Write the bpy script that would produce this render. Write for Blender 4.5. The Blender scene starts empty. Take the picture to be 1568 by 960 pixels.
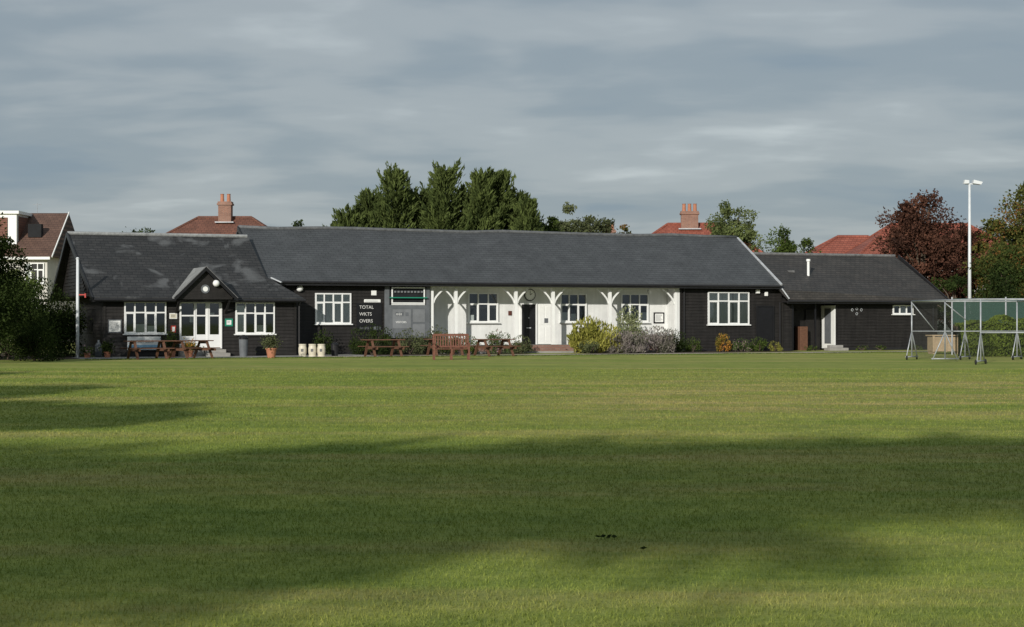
import bpy, math, random
import numpy as np
from mathutils import Vector, Matrix
random.seed(7); rng=np.random.default_rng(11)
scene=bpy.context.scene
scene.view_settings.view_transform='Standard'
scene.view_settings.look='None'
scene.view_settings.exposure=0
COL=scene.collection

# ---------------------------------------------------------------- materials
def newmat(name):
    m=bpy.data.materials.new(name); m.use_nodes=True
    nt=m.node_tree
    return m,nt,nt.nodes,nt.links,nt.nodes['Principled BSDF']
def pm(name,col,rough=.7,var=.15,scale=3.0,bump=0.0,bscale=30.0,metal=0.0,spec=.3,stretch=(1,1,1),streak=0):
    m,nt,N,L,b=newmat(name)
    tc=N.new('ShaderNodeTexCoord'); mp=N.new('ShaderNodeMapping'); mp.inputs['Scale'].default_value=stretch
    L.new(tc.outputs['Object'],mp.inputs['Vector'])
    n=N.new('ShaderNodeTexNoise'); n.inputs['Scale'].default_value=scale; n.inputs['Detail'].default_value=6
    n.inputs['Roughness'].default_value=.65
    L.new(mp.outputs[0],n.inputs['Vector'])
    r=N.new('ShaderNodeValToRGB')
    r.color_ramp.elements[0].position=.3; r.color_ramp.elements[1].position=.7
    r.color_ramp.elements[0].color=[c*(1-var) for c in col]+[1]
    r.color_ramp.elements[1].color=[min(1,c*(1+var)) for c in col]+[1]
    L.new(n.outputs[0],r.inputs[0]); out=r.outputs[0]
    if streak:   # rain streaks / grime running down the wall
        mp2=N.new('ShaderNodeMapping'); mp2.inputs['Scale'].default_value=(5,5,.5); L.new(tc.outputs['Object'],mp2.inputs['Vector'])
        n3=N.new('ShaderNodeTexNoise'); n3.inputs['Scale'].default_value=1.3; n3.inputs['Detail'].default_value=5; L.new(mp2.outputs[0],n3.inputs['Vector'])
        mr=N.new('ShaderNodeMapRange'); mr.inputs[1].default_value=.35; mr.inputs[2].default_value=.7; mr.inputs[3].default_value=1+streak*.3; mr.inputs[4].default_value=1-streak; L.new(n3.outputs[0],mr.inputs[0])
        mx=N.new('ShaderNodeMix'); mx.data_type='RGBA'; mx.blend_type='MULTIPLY'; mx.inputs[0].default_value=1
        L.new(out,mx.inputs[6]); L.new(mr.outputs[0],mx.inputs[7]); out=mx.outputs[2]
    L.new(out,b.inputs['Base Color'])
    b.inputs['Roughness'].default_value=rough; b.inputs['Metallic'].default_value=metal
    b.inputs['Specular IOR Level'].default_value=spec
    if bump>0:
        n2=N.new('ShaderNodeTexNoise'); n2.inputs['Scale'].default_value=bscale; n2.inputs['Detail'].default_value=4
        L.new(tc.outputs['Object'],n2.inputs['Vector'])
        bp=N.new('ShaderNodeBump'); bp.inputs['Strength'].default_value=bump; bp.inputs['Distance'].default_value=.02
        L.new(n2.outputs[0],bp.inputs['Height']); L.new(bp.outputs[0],b.inputs['Normal'])
    return m
def tilemat(name,c1,c2,mortar,w,h,rough=.6,axis='XZ',patch=None,msize=.012,spec=.3):
    m,nt,N,L,b=newmat(name)
    tc=N.new('ShaderNodeTexCoord'); sp=N.new('ShaderNodeSeparateXYZ'); cb=N.new('ShaderNodeCombineXYZ')
    L.new(tc.outputs['Object'],sp.inputs[0])
    if axis=='WALL':
        ad=N.new('ShaderNodeMath'); ad.operation='ADD'
        L.new(sp.outputs['X'],ad.inputs[0]); L.new(sp.outputs['Y'],ad.inputs[1]); L.new(ad.outputs[0],cb.inputs['X'])
        L.new(sp.outputs['Z'],cb.inputs['Y'])
    else:
        L.new(sp.outputs['X'],cb.inputs['X']); L.new(sp.outputs['Z'],cb.inputs['Y'])
    br=N.new('ShaderNodeTexBrick'); br.inputs['Scale'].default_value=1
    br.inputs['Brick Width'].default_value=w; br.inputs['Row Height'].default_value=h
    br.inputs['Mortar Size'].default_value=msize; br.inputs['Mortar Smooth'].default_value=.3
    br.inputs['Color1'].default_value=(*c1,1); br.inputs['Color2'].default_value=(*c2,1); br.inputs['Mortar'].default_value=(*mortar,1)
    L.new(cb.outputs[0],br.inputs['Vector'])
    n=N.new('ShaderNodeTexNoise'); n.inputs['Scale'].default_value=1.1; n.inputs['Detail'].default_value=8; n.inputs['Roughness'].default_value=.7
    L.new(tc.outputs['Object'],n.inputs['Vector'])
    mr=N.new('ShaderNodeMapRange'); mr.inputs[1].default_value=.3; mr.inputs[2].default_value=.7; mr.inputs[3].default_value=.75; mr.inputs[4].default_value=1.22
    L.new(n.outputs[0],mr.inputs[0])
    mx=N.new('ShaderNodeMix'); mx.data_type='RGBA'; mx.blend_type='MULTIPLY'; mx.inputs[0].default_value=1
    L.new(br.outputs['Color'],mx.inputs[6]); L.new(mr.outputs[0],mx.inputs[7])
    out=mx.outputs[2]
    if patch:
        pc,ps,lo,hi=patch
        n3=N.new('ShaderNodeTexNoise'); n3.inputs['Scale'].default_value=ps; n3.inputs['Detail'].default_value=5; n3.inputs['Distortion'].default_value=.6
        L.new(tc.outputs['Object'],n3.inputs['Vector'])
        m3=N.new('ShaderNodeMapRange'); m3.inputs[1].default_value=lo; m3.inputs[2].default_value=hi; L.new(n3.outputs[0],m3.inputs[0])
        mx2=N.new('ShaderNodeMix'); mx2.data_type='RGBA'
        L.new(m3.outputs[0],mx2.inputs[0]); L.new(out,mx2.inputs[6]); mx2.inputs[7].default_value=(*pc,1)
        out=mx2.outputs[2]
    L.new(out,b.inputs['Base Color']); b.inputs['Roughness'].default_value=rough
    b.inputs['Specular IOR Level'].default_value=spec
    bp=N.new('ShaderNodeBump'); bp.inputs['Strength'].default_value=.5; bp.inputs['Distance'].default_value=.02; bp.invert=True
    L.new(br.outputs['Fac'],bp.inputs['Height']); L.new(bp.outputs[0],b.inputs['Normal'])
    return m
def leafmat(name,dark,light,trans=.25,second=None):
    m,nt,N,L,b=newmat(name)
    N.remove(b)
    at=N.new('ShaderNodeAttribute'); at.attribute_name='tint'
    g=N.new('ShaderNodeNewGeometry')
    ma=N.new('ShaderNodeMath'); ma.operation='MULTIPLY_ADD'; ma.inputs[1].default_value=.35
    L.new(g.outputs['Random Per Island'],ma.inputs[0]); 
    m2=N.new('ShaderNodeMath'); m2.operation='MULTIPLY'; m2.inputs[1].default_value=.65; L.new(at.outputs['Fac'],m2.inputs[0])
    L.new(m2.outputs[0],ma.inputs[2])
    r=N.new('ShaderNodeValToRGB'); e=r.color_ramp.elements
    e[0].position=.1; e[0].color=(*dark,1); e[1].position=.85 if second is None else .65; e[1].color=(*light,1)
    if second: 
        x=e.new(.8); x.color=(*second,1)
    L.new(ma.outputs[0],r.inputs[0])
    d=N.new('ShaderNodeBsdfDiffuse'); t=N.new('ShaderNodeBsdfTranslucent'); s=N.new('ShaderNodeMixShader'); s.inputs[0].default_value=trans
    L.new(r.outputs[0],d.inputs[0]); L.new(r.outputs[0],t.inputs[0]); L.new(d.outputs[0],s.inputs[1]); L.new(t.outputs[0],s.inputs[2])
    L.new(s.outputs[0],N['Material Output'].inputs[0])
    return m

M={}
M['boards']=pm('black_weatherboard',(.0175,.0158,.0148),.6,.5,2.0,.3,60,stretch=(.6,.6,8),streak=.35)
M['blackwall']=pm('black_wall',(.014,.013,.0125),.6,.3,3)
M['white']=pm('white_paint',(.80,.81,.79),.5,.05,2.5)
M['whitewall']=pm('white_render',(.71,.72,.705),.8,.07,1.4,.15,25,streak=.08)
M['frame']=pm('white_window_frame',(.77,.78,.77),.4,.05,4)
M['black']=pm('black_paint',(.012,.012,.014),.35,.2,4)
M['grey']=pm('grey_paint',(.12,.13,.14),.6,.2,3)
M['greyl']=pm('light_grey_paint',(.18,.19,.20),.6,.15,3)
M['roofmain']=tilemat('slate_roof',(.062,.066,.070),(.072,.077,.081),(.042,.045,.048),.36,.105,.55)
M['roofleft']=tilemat('weathered_sheen_slate_roof',(.029,.0295,.030),(.042,.0415,.041),(.015,.015,.016),.36,.12,.5,patch=((.095,.098,.10),.85,.56,.66))  # pale patches: moss, plus roof sheen painted into the colour
M['roofright']=tilemat('old_tile_roof',(.042,.040,.037),(.058,.053,.048),(.022,.02,.02),.3,.12,.6)
M['ridge']=pm('ridge_tile',(.15,.15,.15),.7,.4,5)
M['lead']=pm('lead_flashing',(.42,.44,.46),.5,.25,5)
M['porchroof']=pm('porch_slope_sheen',(.27,.275,.27),.45,.3,2)  # paler colour paints the wet sheen of the slope that catches the light
M['gutter']=pm('black_gutter',(.02,.02,.022),.4,.2,5)
M['red']=tilemat('red_clay_tile',(.25,.075,.05),(.31,.10,.065),(.12,.035,.027),.3,.16,.7)
M['redbrown']=tilemat('brown_clay_tile',(.14,.065,.045),(.18,.08,.055),(.07,.035,.03),.3,.16,.7)
M['brownroof']=tilemat('dark_brown_tile',(.105,.062,.048),(.135,.08,.06),(.055,.035,.028),.3,.16,.7)
M['brick']=tilemat('red_brick',(.24,.10,.065),(.31,.14,.09),(.25,.22,.19),.225,.075,.8,'WALL')
M['brickstep']=tilemat('step_brick',(.22,.10,.07),(.28,.14,.10),(.2,.18,.16),.225,.075,.8,'WALL')
M['render']=pm('house_render',(.6,.58,.54),.85,.08,1,streak=.1)
M['terra']=pm('terracotta',(.40,.17,.10),.7,.15,8)
M['wood']=pm('stained_timber',(.13,.065,.04),.65,.35,6,stretch=(1,4,4))
M['wood2']=pm('bench_timber',(.15,.06,.038),.55,.35,6,stretch=(1,4,4))
M['ply']=pm('plywood',(.38,.29,.19),.7,.2,3)
M['galv']=pm('galvanised_steel',(.36,.38,.40),.5,.2,6,metal=.3)
M['mast']=pm('mast_paint',(.62,.65,.67),.4,.08,3)
M['bark']=pm('bark',(.09,.07,.05),.9,.35,4,.6,12)
M['conc']=pm('concrete',(.28,.27,.25),.85,.2,2,.3,30)
M['curtain']=pm('net_curtain',(.58,.58,.56),.9,.2,9,stretch=(6,1,.3))
M['dark']=pm('dark_interior',(.012,.013,.015),.8,.3,3)
M['cream']=pm('cream_plastic',(.58,.54,.43),.45,.08,5)
M['green']=pm('green_sign_paint',(.02,.22,.14),.5,.1,4)
M['blue']=pm('blue_banner',(.25,.45,.62),.5,.25,5)
M['redp']=pm('red_paint',(.40,.04,.03),.5,.1,4)
M['brass']=pm('brown_plaque',(.11,.04,.03),.5,.2,4)
def glass():
    m,nt,N,L,b=newmat('window_glass'); N.remove(b)
    gl=N.new('ShaderNodeBsdfGlossy'); gl.inputs['Roughness'].default_value=.03; gl.inputs[0].default_value=(.9,.95,1,1)
    tr=N.new('ShaderNodeBsdfTransparent'); tr.inputs[0].default_value=(.8,.84,.84,1)
    fr=N.new('ShaderNodeFresnel'); fr.inputs[0].default_value=1.5
    mx=N.new('ShaderNodeMixShader'); ad=N.new('ShaderNodeMath'); ad.inputs[1].default_value=.05
    L.new(fr.outputs[0],ad.inputs[0]); L.new(ad.outputs[0],mx.inputs[0]); L.new(tr.outputs[0],mx.inputs[1]); L.new(gl.outputs[0],mx.inputs[2])
    L.new(mx.outputs[0],N['Material Output'].inputs[0]); return m
M['glass']=glass()
def netmat(name,col,scale,width,base):
    m,nt,N,L,b=newmat(name)
    tc=N.new('ShaderNodeTexCoord'); sp=N.new('ShaderNodeSeparateXYZ'); L.new(tc.outputs['Object'],sp.inputs[0])
    ad=N.new('ShaderNodeMath'); ad.operation='ADD'; L.new(sp.outputs[0],ad.inputs[0]); L.new(sp.outputs[1],ad.inputs[1])
    outs=[]
    for o in (ad.outputs[0],sp.outputs[2]):
        a=N.new('ShaderNodeMath'); a.operation='MULTIPLY'; a.inputs[1].default_value=scale; L.new(o,a.inputs[0])
        f=N.new('ShaderNodeMath'); f.operation='FRACT'; L.new(a.outputs[0],f.inputs[0])
        c=N.new('ShaderNodeMath'); c.operation='LESS_THAN'; c.inputs[1].default_value=width; L.new(f.outputs[0],c.inputs[0]); outs.append(c)
    mxx=N.new('ShaderNodeMath'); mxx.operation='MAXIMUM'; L.new(outs[0].outputs[0],mxx.inputs[0]); L.new(outs[1].outputs[0],mxx.inputs[1])
    m2=N.new('ShaderNodeMath'); m2.operation='MAXIMUM'; m2.inputs[1].default_value=base; L.new(mxx.outputs[0],m2.inputs[0])
    L.new(m2.outputs[0],b.inputs['Alpha']); b.inputs['Base Color'].default_value=(*col,1); b.inputs['Roughness'].default_value=.8
    return m
M['net']=netmat('black_netting',(.05,.055,.05),20,.06,0)
M['gnet']=netmat('green_windbreak',(.02,.06,.045),30,.5,.6)

# ---------------------------------------------------------------- mesh builder
class B:
    def __init__(s): s.v=[]; s.f=[]
    def quad(s,*p):
        i=len(s.v); s.v+= [tuple(q) for q in p]; s.f.append(tuple(range(i,i+len(p)))); return s
    def box(s,x0,x1,y0,y1,z0,z1):
        i=len(s.v)
        s.v+=[(x0,y0,z0),(x1,y0,z0),(x1,y1,z0),(x0,y1,z0),(x0,y0,z1),(x1,y0,z1),(x1,y1,z1),(x0,y1,z1)]
        for f in ((0,3,2,1),(4,5,6,7),(0,1,5,4),(1,2,6,5),(2,3,7,6),(3,0,4,7)): s.f.append(tuple(i+k for k in f))
        return s
    def beam(s,p,q,w,h,up=(0,0,1)):
        p=Vector(p);q=Vector(q);d=(q-p).normalized();u=Vector(up)
        if abs(d.dot(u))>.98: u=Vector((0,1,0))
        a=d.cross(u).normalized()*w/2; c=a.cross(d).normalized()*h/2
        i=len(s.v)
        for r in (p,q):
            for k in (-a-c,a-c,a+c,-a+c): s.v.append(tuple(r+k))
        for f in ((0,1,2,3),(7,6,5,4),(0,4,5,1),(1,5,6,2),(2,6,7,3),(3,7,4,0)): s.f.append(tuple(i+k for k in f))
        return s
    def tube(s,pts,rs,n=10):
        pts=[Vector(p) for p in pts]
        if not hasattr(rs,'__len__'): rs=[rs]*len(pts)
        i=len(s.v)
        for k,p in enumerate(pts):
            d=(pts[min(k+1,len(pts)-1)]-pts[max(k-1,0)]).normalized()
            u=Vector((0,0,1)) if abs(d.z)<.9 else Vector((1,0,0))
            a=d.cross(u).normalized(); c=a.cross(d)
            for j in range(n):
                t=2*math.pi*j/n; s.v.append(tuple(p+(a*math.cos(t)+c*math.sin(t))*rs[k]))
        for k in range(len(pts)-1):
            for j in range(n):
                s.f.append((i+k*n+j,i+k*n+(j+1)%n,i+(k+1)*n+(j+1)%n,i+(k+1)*n+j))
        s.f.append(tuple(i+j for j in range(n))[::-1]); e=i+(len(pts)-1)*n; s.f.append(tuple(e+j for j in range(n)))
        return s
    def prism(s,poly,axis,a,b):
        i=len(s.v);n=len(poly)
        for t in (a,b):
            for p in poly: s.v.append((t,p[0],p[1]) if axis=='x' else (p[0],t,p[1]))
        s.f.append(tuple(i+k for k in range(n))); s.f.append(tuple(i+n+k for k in range(n))[::-1])
        for k in range(n): s.f.append((i+k,i+n+k,i+n+(k+1)%n,i+(k+1)%n))
        return s
    def obj(s,name,mat,parent=None,bevel=0,smooth=False,loc=None,rot=0):
        me=bpy.data.meshes.new(name); me.from_pydata(s.v,[],s.f); me.update()
        o=bpy.data.objects.new(name,me); COL.objects.link(o)
        if mat: me.materials.append(mat if not isinstance(mat,str) else M[mat])
        if parent: o.parent=parent
        if smooth:
            for p in me.polygons: p.use_smooth=True
        import bmesh
        bm=bmesh.new(); bm.from_mesh(me); bmesh.ops.recalc_face_normals(bm,faces=bm.faces); bm.to_mesh(me); bm.free()
        if bevel:
            md=o.modifiers.new('b','BEVEL'); md.width=bevel; md.segments=2; md.limit_method='ANGLE'
        if loc is not None: o.location=loc
        o.rotation_euler[2]=rot
        return o
def empty(name,loc=(0,0,0),rot=0,parent=None):
    o=bpy.data.objects.new(name,None); COL.objects.link(o); o.location=loc; o.rotation_euler[2]=rot; o.empty_display_size=.3
    if parent: o.parent=parent
    return o
def text(name,body,size,loc,mat,parent):
    cu=bpy.data.curves.new(name,'FONT'); cu.body=body; cu.size=size; cu.extrude=.004; cu.align_x='LEFT'
    o=bpy.data.objects.new(name,cu); COL.objects.link(o); o.location=loc; o.rotation_euler=(math.pi/2,0,0); cu.materials.append(M[mat]); o.parent=parent
    return o

# ---------------------------------------------------------------- foliage
def fol(name,P,A,ln,wd,tint,mat,parent=None,loc=None):
    n=len(P)
    A=A/np.linalg.norm(A,axis=1,keepdims=True)
    R=rng.normal(size=(n,3)); Bv=np.cross(A,R); Bv/=np.linalg.norm(Bv,axis=1,keepdims=True)+1e-9
    ln=np.asarray(ln).reshape(-1,1)*np.ones((n,1)); wd=np.asarray(wd).reshape(-1,1)*np.ones((n,1))
    V=np.stack([P-A*ln*.5,P+Bv*wd*.5,P+A*ln*.5,P-Bv*wd*.5],1).reshape(-1,3).astype(np.float32)
    me=bpy.data.meshes.new(name); me.vertices.add(4*n); me.vertices.foreach_set('co',V.ravel())
    me.loops.add(4*n); me.loops.foreach_set('vertex_index',np.arange(4*n,dtype=np.int32))
    me.polygons.add(n); me.polygons.foreach_set('loop_start',np.arange(0,4*n,4,dtype=np.int32)); me.polygons.foreach_set('loop_total',np.full(n,4,dtype=np.int32))
    me.update(calc_edges=True)
    at=me.attributes.new('tint','FLOAT','POINT'); at.data.foreach_set('value',np.repeat(np.clip(tint,0,1.4),4).astype(np.float32))
    me.materials.append(mat); o=bpy.data.objects.new(name,me); COL.objects.link(o)
    if parent: o.parent=parent
    if loc is not None: o.location=loc
    return o
def clumps(centres,radii,per,flat=.8,shell=.5):
    P=[];T=[];D=[]
    for c,r in zip(centres,radii):
        d=rng.normal(size=(per,3)); d/=np.linalg.norm(d,axis=1,keepdims=True)
        rr=r*(shell+(1.1-shell)*rng.random((per,1))**.7)*(1+.18*rng.normal(size=(per,1)))
        p=c+d*rr*np.array([1,1,flat]); P.append(p); D.append(d); T.append(np.full(per,rng.uniform(.15,.95)))
    return np.concatenate(P),np.concatenate(D),np.concatenate(T)
def tree(name,x,y,H,R,zb,mat,ncl=40,per=220,leaf=.16,trunk=.2,rcl=.30,z0=0,shape=1.0,limb0=.6):
    e=empty(name,(x,y,z0))
    cz=(H+zb)/2; hz=(H-zb)/2
    C=[];Rr=[]
    for i in range(ncl):
        d=rng.normal(size=3); d/=np.linalg.norm(d); q=rng.uniform(.35,.95)
        c=np.array([d[0]*R*q,d[1]*R*q,cz+d[2]*hz*q]); 
        k=(c[2]-zb)/(H-zb); f=1-.3*max(0,k-.5)*shape; c[0]*=f; c[1]*=f
        C.append(c); Rr.append(min(R,hz*1.3)*rcl*rng.uniform(.5,1.3))
    P,D,T=clumps(C,Rr,per)
    # short leafy twigs sticking out of the clumps: uneven outline
    m=ncl*per//110; tw=[];td=[];tt=[]
    for i in range(m):
        j=rng.integers(ncl); d=rng.normal(size=3); d+=np.array([C[j][0]/R,C[j][1]/R,.5+(C[j][2]-cz)/hz]); d/=np.linalg.norm(d)
        u=rng.random(9)[:,None]; tw.append(C[j]+d*Rr[j]*(.7+u*.65)+rng.normal(size=(9,3))*.05*R*.5); td.append(np.tile(d,(9,1))); tt.append(np.full(9,rng.random()))
    P=np.concatenate([P]+tw);D=np.concatenate([D]+td);T=np.concatenate([T]+tt)
    A=D*.6+rng.normal(size=D.shape)*.6
    n=len(P); fol('crown',P,A,leaf*rng.uniform(.7,1.5,n),leaf*.6*rng.uniform(.7,1.3,n),T,mat,e)
    b=B(); top=zb+(H-zb)*.6
    b.tube([(0,0,-.1),(.05,.03,zb*.5),(-.05,.05,zb+.3),(.03,0,top)],[trunk*1.3,trunk,trunk*.8,trunk*.25],9)
    for c in C[:16]:
        z=min(c[2]*.6+.2*zb,top*.9); m=(c*.5)+np.array([0,0,z*.55])
        if limb0>.8: z=zb+.1; m=np.array([c[0]*.5,c[1]*.5,zb+.4])
        b.tube([(0,0,max(zb*limb0,z*.6)),tuple(m),tuple(c)],[trunk*.45,trunk*.28,.02],6)
    b.obj('trunk_and_limbs','bark',e,smooth=True)
    return e
def conifer(x,y,H,R,nb=260,per=34):
    P=[];A=[];T=[]
    for i in range(nb):
        wild=(i%7==0)
        h=rng.random()**.85; z=.4+h*(H-.7)
        ang=rng.uniform(0,2*math.pi); r=R*(1-h*.93)**.5*rng.uniform(.65,1.2)+.1
        up=.25+.75*h+rng.uniform(-.2,.5)
        if wild: r=r*1.15+.25; up+=.3
        d=np.array([math.cos(ang),math.sin(ang),up]); d/=np.linalg.norm(d)
        L=r*rng.uniform(1.0,1.35); t=rng.random(per)**(.6 if not wild else .45)
        base=np.array([x,y,z-.25*L])
        pos=base+d*L*t[:,None]+np.array([0,0,.28])*L*(t**2)[:,None]
        w0=.05 if not wild else .03
        side=rng.normal(size=(per,3))*(w0+.22*(1-t))[:,None]*min(1.3,.5+L*.4)
        P.append(pos+side); A.append(d+side*1.4+np.array([0,0,.3])+rng.normal(size=(per,3))*.35); T.append(np.full(per,rng.uniform(.0,1))*.7+.4*t)
    return np.concatenate(P),np.concatenate(A),np.concatenate(T)
def shrub(name,x,y,w,d,h,mat,leaf=.09,n=2200,ncl=14,stem=True,z0=0,up=0.0):
    e=empty(name,(x,y,z0)); C=[];Rr=[]
    for i in range(ncl):
        a=rng.uniform(-1,1); b_=rng.uniform(-1,1); zz=rng.uniform(.15,.8)*(1-.35*abs(a))
        C.append(np.array([a*w*.38,b_*d*.38,zz*h])); Rr.append(min(w,h,d)*rng.uniform(.18,.34))
    P,D,T=clumps(C,Rr,n//ncl,.9,.3); P[:,2]=np.abs(P[:,2])
    A=D*.5+rng.normal(size=D.shape)*.5; A[:,2]+=up
    m=n//9; P2=np.stack([rng.uniform(-.42,.42,m)*w,rng.uniform(-.4,.4,m)*d,rng.uniform(.6,1.12,m)*h],1); P2[:,2]*=(1-.5*np.abs(P2[:,0]/w)); A2=rng.normal(size=(m,3))*.4; A2[:,2]+=1
    P=np.concatenate([P,P2]);A=np.concatenate([A,A2]);T=np.concatenate([T,rng.random(m)])
    fol('leaves',P,A,leaf*rng.uniform(.7,1.5,len(P))*(1+up),leaf*.55,T,mat,e)
    b=B()
    for i in range(7):
        a=rng.uniform(0,6.28); b.tube([(0,0,-.02),(math.cos(a)*w*.15,math.sin(a)*d*.15,h*.35),(math.cos(a)*w*.3,math.sin(a)*d*.3,h*.65)],[.02,.014,.006],5)
    b.obj('stems','bark',e)
    return e
G={}
G['conifer']=leafmat('conifer_foliage',(.022,.036,.014),(.125,.160,.050),.25)
G['green']=leafmat('green_foliage',(.025,.042,.013),(.10,.14,.033),.25)
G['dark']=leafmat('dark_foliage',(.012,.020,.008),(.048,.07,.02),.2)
G['olive']=leafmat('grey_green_foliage',(.045,.055,.027),(.15,.17,.08),.25)
G['copper']=leafmat('copper_foliage',(.030,.018,.015),(.145,.068,.045),.2)
G['autumn']=leafmat('turning_foliage',(.03,.042,.014),(.12,.13,.035),.25,(.20,.10,.035))
G['pale']=leafmat('pale_foliage',(.06,.08,.03),(.20,.24,.09),.3)
G['hedge']=leafmat('hedge_foliage',(.035,.058,.014),(.15,.20,.035),.2)
G['yellow']=leafmat('golden_foliage',(.12,.13,.02),(.42,.40,.10),.25)
G['varieg']=leafmat('variegated_foliage',(.09,.12,.05),(.40,.42,.24),.25)
G['lavender']=leafmat('lavender_foliage',(.06,.075,.035),(.25,.22,.20),.2,(.33,.27,.29))
G['orange']=leafmat('orange_flowers',(.08,.10,.02),(.25,.17,.04),.2,(.5,.22,.05))
G['flower']=leafmat('mixed_flowers',(.03,.055,.017),(.10,.14,.045),.2,(.42,.28,.30))

# ---------------------------------------------------------------- ground
def grassmat(name,blades=False):
    m,nt,N,L,b=newmat(name)
    if blades:
        g=N.new('ShaderNodeNewGeometry'); vec=g.outputs['Position']
    else:
        tc=N.new('ShaderNodeTexCoord'); vec=tc.outputs['Object']
    def noise(scale,detail=4,st=(1,1,1),rough=.6):
        mp=N.new('ShaderNodeMapping'); mp.inputs['Scale'].default_value=st; L.new(vec,mp.inputs[0])
        n=N.new('ShaderNodeTexNoise'); n.inputs['Scale'].default_value=scale; n.inputs['Detail'].default_value=detail; n.inputs['Roughness'].default_value=rough
        L.new(mp.outputs[0],n.inputs['Vector']); return n.outputs[0]
    def ramp(f,a,bb,c0,c1):
        r=N.new('ShaderNodeValToRGB'); r.color_ramp.elements[0].position=a; r.color_ramp.elements[1].position=bb
        r.color_ramp.elements[0].color=(*c0,1); r.color_ramp.elements[1].color=(*c1,1); L.new(f,r.inputs[0]); return r.outputs[0]
    def mixc(f,a,bb,mode='MIX'):
        x=N.new('ShaderNodeMix'); x.data_type='RGBA'; x.blend_type=mode
        if hasattr(f,'links'): L.new(f,x.inputs[0])
        else: x.inputs[0].default_value=f
        L.new(a,x.inputs[6]); L.new(bb,x.inputs[7]); return x.outputs[2]
    def mrange(v,a,bb,c=0,d=1):
        q=N.new('ShaderNodeMapRange'); q.interpolation_type='SMOOTHSTEP'
        for i,k in enumerate((a,bb,c,d)): q.inputs[i+1].default_value=k
        L.new(v,q.inputs[0]); return q.outputs[0]
    def mul(a,bb,op='MULTIPLY'):
        q=N.new('ShaderNodeMath'); q.operation=op; L.new(a,q.inputs[0])
        if hasattr(bb,'links'): L.new(bb,q.inputs[1])
        else: q.inputs[1].default_value=bb
        return q.outputs[0]
    base=ramp(noise(.25,5,(.6,1.6,1)),.3,.7,(.185,.255,.058),(.280,.320,.084))
    med=ramp(noise(1.5,7,(.8,1.3,1),.72),.3,.70,(.70,.77,.74),(1.26,1.18,1.2))
    c=mixc(1.0,base,med,'MULTIPLY')
    mid=ramp(noise(6,4,(.7,1.4,1),.6),.35,.65,(.88,.90,.88),(1.12,1.09,1.1)); c=mixc(1.0,c,mid,'MULTIPLY')
    fine=ramp(noise(26,5,(1,1,1),.75),.3,.7,(.68,.72,.64),(1.32,1.27,1.25))
    c=mixc(1.0,c,fine,'MULTIPLY')
    fine2=ramp(noise(110,3,(1,.6,1),.7),.3,.7,(.72,.74,.6),(1.28,1.25,1.3))
    c=mixc(1.0,c,fine2,'MULTIPLY')
    sp=N.new('ShaderNodeSeparateXYZ'); L.new(vec,sp.inputs[0])
    dn=mrange(noise(.16,6,(.5,2.4,1),.7),.46,.68,0,.60)
    # the worn cricket square: old pitches across the lawn
    sq=mul(mul(mrange(sp.outputs[1],25,31),mrange(sp.outputs[1],54,42)),mrange(sp.outputs[0],-4,3))
    sn=mrange(noise(.5,6,(.30,1.3,1),.7),.40,.60,0,.80)
    # trampled grass in front of the clubhouse
    near=mul(mrange(sp.outputs[1],56,72),mrange(noise(.45,5,(.4,1.2,1),.7),.42,.62,0,.6))
    mk=mul(mul(dn,mul(sq,sn),'MAXIMUM'),near,'MAXIMUM')
    dry=N.new('ShaderNodeRGB'); dry.outputs[0].default_value=(.385,.325,.135,1)
    dr=mixc(1.0,dry.outputs[0],med,'MULTIPLY')
    c=mixc(mk,c,dr)
    s1=N.new('ShaderNodeMath'); s1.operation='MULTIPLY_ADD'; s1.inputs[1].default_value=.06; L.new(sp.outputs[0],s1.inputs[0]); L.new(sp.outputs[1],s1.inputs[2])
    s2=mul(s1.outputs[0],1.35); s3=N.new('ShaderNodeMath'); s3.operation='SINE'; L.new(s2,s3.inputs[0])
    st=ramp(s3.outputs[0],.2,.8,(.95,.96,.94),(1.05,1.04,1.04)); c=mixc(1.0,c,st,'MULTIPLY')
    if blades:
        rp=ramp(g.outputs['Random Per Island'],0,1,(.75,.8,.7),(1.25,1.2,1.3)); c=mixc(1.0,c,rp,'MULTIPLY')
        N.remove(b); d=N.new('ShaderNodeBsdfDiffuse'); t=N.new('ShaderNodeBsdfTranslucent'); s=N.new('ShaderNodeMixShader'); s.inputs[0].default_value=.35
        L.new(c,d.inputs[0]); L.new(c,t.inputs[0]); L.new(d.outputs[0],s.inputs[1]); L.new(t.outputs[0],s.inputs[2]); L.new(s.outputs[0],N['Material Output'].inputs[0])
    else:
        L.new(c,b.inputs['Base Color']); b.inputs['Roughness'].default_value=.95; b.inputs['Specular IOR Level'].default_value=.1
        bp=N.new('ShaderNodeBump'); bp.inputs['Strength'].default_value=.6; bp.inputs['Distance'].default_value=.02
        L.new(noise(60,4),bp.inputs['Height']); L.new(bp.outputs[0],b.inputs['Normal'])
    return m
B().quad((-900,-300,0),(900,-300,0),(900,1500,0),(-900,1500,0)).obj('grass_lawn',grassmat('lawn_grass'))
n=380000
yy=8.2*(56/8.2)**(rng.random(n)); xx=(rng.random(n)*2-1)*(yy*.36+2.2)
hh=rng.uniform(.012,.036,n); ww=rng.uniform(.002,.004,n)*np.clip(yy/11,1,4)
ang=rng.uniform(0,6.283,n); lean=rng.normal(size=(n,2))*.012
V=np.zeros((n,3,3),np.float32)
V[:,0,0]=xx-np.cos(ang)*ww; V[:,0,1]=yy-np.sin(ang)*ww
V[:,1,0]=xx+np.cos(ang)*ww; V[:,1,1]=yy+np.sin(ang)*ww
V[:,2,0]=xx+lean[:,0]; V[:,2,1]=yy+lean[:,1]; V[:,2,2]=hh
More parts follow.
